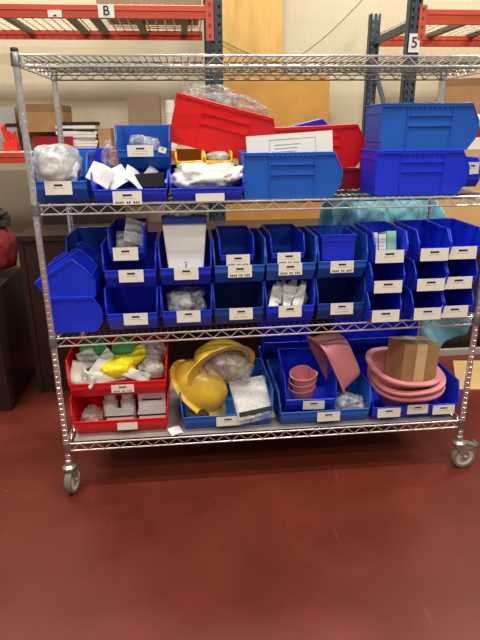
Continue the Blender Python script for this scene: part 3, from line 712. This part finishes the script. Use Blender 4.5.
# ------------------------------------------------------------------ background pallet racks
def text_mesh(s, size, name):
    cu = bpy.data.curves.new(name, 'FONT'); cu.body = s; cu.size = size; cu.align_x = 'CENTER'; cu.align_y = 'CENTER'; cu.extrude = .0005; cu.offset = .001
    o = bpy.data.objects.new(name, cu); C.objects.link(o); bpy.context.view_layer.update()
    me = bpy.data.meshes.new_from_object(o.evaluated_get(bpy.context.evaluated_depsgraph_get())); bpy.data.objects.remove(o)
    me.materials.clear(); me.materials.append(M['print']); return me
def upright(x0, y, z1, root):
    mb = MB(); w = .082; t = .004
    mb.box((x0, y, 0), (x0+t, y+.07, z1)); mb.box((x0+w-t, y, 0), (x0+w, y+.07, z1))
    # perforated face : strips and rungs leave teardrop slots
    mb.box((x0, y, 0), (x0+.012, y+t, z1)); mb.box((x0+w-.012, y, 0), (x0+w, y+t, z1)); mb.box((x0+.030, y, 0), (x0+w-.030, y+t, z1))
    z = 0
    while z < z1-.05:
        mb.box((x0+.010, y, z), (x0+.032, y+t, z+.026)); mb.box((x0+w-.032, y, z), (x0+w-.010, y+t, z+.026)); z += .051
    mb.box((x0+t, y+.03, 0), (x0+w-t, y+.034, z1), 1)
    mb.box((x0-.02, y-.02, 0), (x0+w+.02, y+.09, .006))
    return mb.build('upright', [M['rackblue'], M['steelgrey']], root)
def beam(x0, x1, y, z0, z1, root, m):
    mb = MB(); mb.box((x0, y, z0), (x1, y+.04, z1)); mb.box((x0, y-.006, z1-.03), (x1, y, z1))
    b = mb.build('load_beam', m, root)
    return b
def connector(x, y, z0, z1, root, m):
    mb = MB(); mb.box((x, y-.012, z0), (x+.05, y-.006, z1)); mb.build('beam_connector', m, root)
    c = root.children[-1] if False else None
    for k in range(4):
        mb = MB(); zz = z0+(z1-z0)*(k+.5)/4; mb.box((x+.018, y-.0135, zz-.012), (x+.032, y-.0115, zz+.010)); mb.build('connector_slot', M['rackblue'], root)
def deck(x0, x1, y0, y1, z, root, chans):
    mb = MB(); n = int((x1-x0)/.065)
    for k in range(n+1):
        x = x0+(x1-x0)*k/n; mb.tube([(x, y0-.01, z-.045), (x, y0-.01, z), (x, y1+.01, z), (x, y1+.01, z-.045)], .005, 4)
    y = y0
    while y < y1: mb.tube([(x0, y, z), (x1, y, z)], .005, 4); y += .085
    mb.build('wire_deck', M['deckwire'], root)
    for x in chans:
        mb = MB(); mb.box((x-.025, y0+.01, z-.035), (x+.025, y1, z-.006)); mb.build('deck_channel', M['channel'], root)
def brace(x, ya, za, yb, zb_, root):
    mb = MB(); mb.tube([(x, ya, za), (x, yb, zb_)], .020, 4); mb.build('diagonal_brace', M['rackblue'], root)
# left bay
lr = thing('pallet_rack', 'slate blue and orange pallet rack bay behind the left of the wire shelving', 'rack', (0,0,0))
X0, X1 = -2.75, -.155
for x in (-2.83, -.14):
    upright(x, 1.85, 3.2, lr); upright(x, 2.78, 3.2, lr)
    for za, zb_ in ((.4, 1.2), (1.6, 2.6)): brace(x+.04, 1.9, za, 2.78, zb_, lr)
    for z in (.3, 1.4, 2.5): mb = MB(); mb.box((x+.025, 1.92, z), (x+.055, 2.78, z+.04)); mb.build('cross_brace', M['rackblue'], lr)
beam(X0, X1, 1.85, 2.218, 2.290, lr, M['rackorange']); beam(X0, X1, 2.81, 2.229, 2.290, lr, M['rackorange_shaded'])
connector(-.165, 1.85, 2.09, 2.33, lr, M['rackorange'])
deck(X0+.05, X1-.02, 1.87, 2.83, 2.294, lr, (-2.4, -1.95, -1.5, -1.08, -.92, -.62, -.3))
beam(X0, X1, 1.85, 1.335, 1.405, lr, M['rackorange']); beam(X0, X1, 2.81, 1.335, 1.405, lr, M['rackorange_shaded'])
connector(-.19, 1.85, 1.25, 1.45, lr, M['rackorange'])
mb = MB(); mb.box((X0+.02, 1.895, 1.385), (X1-.02, 2.805, 1.402)); mb.build('shelf_board', M['oldcard'], lr)
deck(X0+.05, X1-.02, 1.87, 2.83, 1.408, lr, (-2.4, -1.5, -.7))
def plate(x, y, z, w, h, ch, root, size):
    mb = MB(); mb.box((x-w/2, y-.010, z-h/2), (x+w/2, y-.007, z+h/2)); p = mb.build('location_label', M['white'], root)
    if ch:
        o = obj('printed_character', text_mesh(ch, size, 'printed_character'), p, (x, y-.0112, z), (PI/2, 0, 0))
plate(-.795, 1.85, 2.255, .10, .075, 'B', lr, .078)
plate(-1.115, 1.85, 2.238, .085, .04, '', lr, .05)
mb = MB(); mb.box((-1.125, 1.8385, 2.222), (-1.105, 1.8395, 2.232)); mb.build('printed_arrow', M['print'], lr)
# right bay
rr = thing('pallet_rack', 'slate blue and orange pallet rack bay behind the right of the wire shelving', 'rack')
upright(1.20, 1.85, 3.2, rr); upright(1.222, 2.75, 2.42, rr)
mb = MB(); mb.box((1.255, 1.92, 2.19), (1.29, 2.77, 2.24)); mb.build('cross_brace', M['rackblue'], rr)
brace(1.27, 1.92, .95, 2.77, 1.75, rr); brace(1.27, 2.77, 2.05, 1.92, 1.25, rr)
mb = MB(); mb.box((1.255, 1.92, 1.2), (1.29, 2.77, 1.25)); mb.build('cross_brace', M['rackblue'], rr)
beam(1.285, 3.9, 1.85, 2.20, 2.285, rr, M['rackorange']); beam(1.30, 3.9, 2.78, 2.185, 2.262, rr, M['rackorange'])
connector(1.262, 1.85, 2.10, 2.31, rr, M['rackorange'])
deck(1.33, 3.85, 1.87, 2.82, 2.285, rr, (1.75, 2.1, 2.6, 3.1, 3.6))
beam(1.285, 3.9, 1.85, .60, .68, rr, M['rackorange']); beam(1.30, 3.9, 2.78, .60, .68, rr, M['rackorange'])
mb = MB(); mb.box((1.30, 1.895, .665), (3.9, 2.77, .681)); mb.build('shelf_board', M['tan'], rr)
for x in (3.9,): upright(x, 1.85, 3.2, rr); upright(x, 2.75, 3.2, rr)
plate(1.243, 1.85, 2.082, .075, .115, '5', rr, .095)

# wall boards and dangling wire
mb = MB(); mb.box((-.01, 2.98, 0), (.53, 3.0, 3.4)); tag(mb.build('plywood_sheet', M['ply'], None), 'tall yellow plywood sheet against the wall right of the left rack upright', 'board')
mb = MB(); mb.box((-.02, 2.9, .0), (.94, 2.92, 1.985)); tag(mb.build('plywood_board', M['wood_light'], None), 'lower honey-coloured wood panel leaning in front of the yellow plywood', 'board')
mb = MB(); pts = []
for k in range(25):
    s = k/24; pts.append((0.0+1.25*s, 2.96, 2.25-.20*math.sin(PI*s*1.0)+.05*s+.55*max(0, s-.45)))
mb.tube(pts, .004, 5); tag(mb.build('hanging_wire', M['channel'], None, True), 'thin wire drooping across the wall above the plywood', 'wire')

def open_box(name, label, cat, x0, x1, y0, y1, z0, z1, m, seam=True, group=None, rot=0, flaps=False):
    t = thing(name, label, cat, ((x0+x1)/2, (y0+y1)/2, z0), (0, 0, rot), group); w = (x1-x0)/2; d = (y1-y0)/2; h = z1-z0
    mb = MB(); mb.box((-w, -d, 0), (w, d, h)); mb.build('box_body', m, t)
    if seam:
        mb = MB(); mb.box((-w*.1, -d-.0015, 0), (w*.1, -d, h)); mb.box((-w*.1, -d, h), (w*.1, d, h+.001)); mb.build('tape_strip', M['tape'], t)
    if flaps:
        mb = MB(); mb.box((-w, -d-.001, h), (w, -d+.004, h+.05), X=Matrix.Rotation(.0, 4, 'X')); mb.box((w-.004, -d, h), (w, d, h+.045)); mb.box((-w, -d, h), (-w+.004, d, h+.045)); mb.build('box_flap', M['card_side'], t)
    return t
dz = 1.4165
open_box('cardboard_box', 'open brown cardboard box on the left rack shelf above the red binders', 'box', -1.46, -1.16, 1.98, 2.3, dz+.12, 1.665, M['card'], False, flaps=True)
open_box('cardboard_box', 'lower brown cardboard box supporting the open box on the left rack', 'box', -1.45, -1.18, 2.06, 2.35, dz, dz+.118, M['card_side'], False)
open_box('red_binder_box', 'dark red box in front of the cardboard box on the left rack', 'box', -1.36, -1.10, 1.90, 2.04, dz, 1.505, M['darkred'], False)
open_box('cardboard_box', 'upright grey-brown cardboard box on the left rack behind the upper bins', 'box', -.715, -.495, 1.95, 2.15, dz, 1.775, M['oldcard'], False)
open_box('cardboard_box', 'small brown cardboard box at the right end of the paper stack', 'box', -.925, -.84, 1.92, 2.1, dz, 1.555, M['card'], False)
for k in range(9):
    t = .016+.004*(k % 3); z = dz+.02*k
    mb = MB(); mb.box((-.13-.01*(k % 2), 0, 0), (.12+.008*(k % 3), .22, t-.002)); 
    tag(mb.build('paper_stack', [M['white'], M['cream'], M['darkobj'], M['greyprint']][(0, 1, 0, 3, 1, 0, 2, 0, 2)[k]], None, loc=(-1.07, 1.93, z), rot=(0, 0, .03*(k % 3)-.03)), 'folder of papers in the pile on the left rack shelf', 'folder', 'paper folders piled on the left rack')
for i in range(14):
    mb = MB(); mb.lathe([(.030, 0), (.041, .085), (.043, .088), (.040, .088), (.030, .004)], 20)
    if i < 1: cupm = mb.mesh('paper_cup', M['cream'], True)
    tag(obj('paper_cup', cupm, None, (-.425, 2.0, dz+.088+.018*i), (PI, 0, 0)), 'white cup in the upside-down stack beside the upright cardboard box', 'cup', 'stacked white cups on the left rack')
# red hand tool on the rack
t = thing('staple_gun', 'fluorescent red hand tool with black grip at the left edge of the rack shelf', 'tool', (-1.53, 1.9, dz))
mb = MB(); mb.prismz([(-.035, 0), (.055, 0), (.06, .05), (-.03, .05)], 0, .055); mb.tube([(0, .025, .05), (-.025, .025, .15), (-.015, .025, .17)], [.02, .018, .012], 6); mb.tube([(.0, .025, .12), (.045, .025, .06)], .014, 6); mb.tube([(.05, .025, .05), (.045, .025, .12)], .012, 6); mb.build('tool_body', M['safety'], t)
mb = MB(); mb.box((0, .0, .15), (.07, .05, .175)); mb.build('black_grip', M['darkobj'], t)
open_box('grey_box', 'pale grey box at the far left edge of the rack shelf', 'box', -1.72, -1.50, 2.05, 2.3, dz, 1.70, M['greyprint'], False)
# goods on top deck of left rack
open_box('dark_crate', 'dark flat crate on the upper left rack deck above the B label', 'crate', -.86, -.19, 1.90, 2.6, 2.30, 2.55, M['oldcard'], False)
# right rack goods
open_box('cardboard_box', 'large brown cardboard box on the right rack beside the chrome post', 'box', 1.64, 2.34, 1.98, 2.42, 1.386, 1.83, M['card'], False, flaps=True, rot=-.42)
open_box('cardboard_box', 'pale tan cardboard box supporting the large box on the right rack', 'box', 1.46, 2.2, 1.90, 2.45, .682, 1.385, M['tan'], False)
open_box('white_carton', 'small white carton perched before the large box on the right rack', 'carton', 1.72, 1.86, 1.902, 1.955, 1.386, 1.47, M['white'], False)
open_box('red_carton', 'small dark red carton on top of the small white carton on the right rack', 'carton', 1.70, 1.88, 1.902, 1.955, 1.472, 1.53, M['darkred'], False)
lump('white_bag', 'small crumpled white bag on the dark red carton at the right edge', 'bag', (1.80, 1.925, 1.585), (.12, .05, .10), M['glove'], 81)

# ------------------------------------------------------------------ furniture behind
def desk(label, x0, x1, y0, y1, h, topm, loc=None, name='desk'):
    t = thing(name, label, 'desk', ((x0+x1)/2, (y0+y1)/2, 0)); w, d = (x1-x0)/2, (y1-y0)/2
    mb = MB(); mb.box((-w, -d, h-.03), (w, d, h)); mb.build('desk_top', topm, t)
    for s in (-1, 1): mb = MB(); mb.box((min(s*w, s*(w-.03)), -d+.01, 0), (max(s*w, s*(w-.03)), d-.01, h-.03)); mb.build('side_panel', M['wood_dark'], t)
    mb = MB(); mb.box((-w+.03, -d+.02, .0), (w-.03, -d+.04, h-.03)); mb.build('front_panel', M['wood_dark'], t)
    return t
desk('dark wooden desk at the left edge behind the wire shelving', -2.4, -1.40, .80, 1.42, .72, M['wood_dark'])
mb = MB(); mb.box((-1.9, 1.03, 0), (-.80, 1.06, 1.235)); mb.box((-1.9, 1.025, 1.23), (-.80, 1.075, 1.25)); o = None
t = thing('tall_panel', 'tall dark brown wooden panel standing behind the left post', 'panel', (-1.03, 1.46, 0))
mb = MB(); mb.box((-.22, -.015, 0), (.30, .015, 1.235)); mb.build('panel_board', M['wood_dark'], t)
mb = MB(); mb.box((-.225, -.03, 1.235), (.305, .03, 1.255)); mb.build('panel_cap', M['wood_dark'], t)
desk('long dark wooden credenza with its back to the wire shelving', -1.30, 1.02, 1.02, 1.40, .985, M['wood_dark'], name='credenza')
desk('honey-topped dark wooden desk at the right behind the wire shelving', 1.10, 2.6, 1.38, 2.0-.18, .80, M['wood_light'])
mb = MB(); mb.box((-.6, 0, 0), (.6, .03, .045)); tag(mb.build('metal_rail', M['steelgrey'], None, loc=(1.72, 1.30, .0)), 'pale metal rail on the floor in front of the honey-topped desk', 'rail')
mb = MB(); mb.prismz([(-.24, -.20), (.26, -.26), (.32, .18), (-.06, .22)], 0, .006); tag(mb.build('cardboard_sheet', M['tan'], None, loc=(1.53, .98, .0)), 'flat tan cardboard sheet on the red floor behind the right caster', 'cardboard')
t = thing('red_bag', 'red bag with dark straps sitting on the left desk', 'bag', (-1.50, 1.25, .722))
obj('bag_body', crumple_mesh('bag_body', (.24, .22, .30), mat('dull_red_cloth', (120, 22, 24), .8, var=.2), 91, .2), t, (0, 0, .15))
obj('bag_strap', crumple_mesh('bag_strap', (.2, .2, .12), M['darkobj'], 93, .4), t, (0, 0, .33))

# ------------------------------------------------------------------ lights
def area(loc, sx, sy, power, col=(1, .95, .86), rot=(0,0,0)):
    l = bpy.data.lights.new('ceiling_light', 'AREA'); l.shape = 'RECTANGLE'; l.size = sx; l.size_y = sy; l.energy = power; l.color = col
    o = bpy.data.objects.new('ceiling_light', l); C.objects.link(o); o.location = loc; o.rotation_euler = rot; return o
for x in (-2.2, .3, 2.8):
    for y in (-3.4, -.9, 1.6):
        area((x, y, 4.3), 1.2, .35, 60)
w = bpy.data.worlds.new('world'); bpy.context.scene.world = w; w.use_nodes = True
bg = w.node_tree.nodes['Background']; bg.inputs['Color'].default_value = (.95, .92, .86, 1); bg.inputs['Strength'].default_value = .26
vs_ = bpy.context.scene.view_settings; vs_.view_transform = 'Standard'; vs_.exposure = 0.12
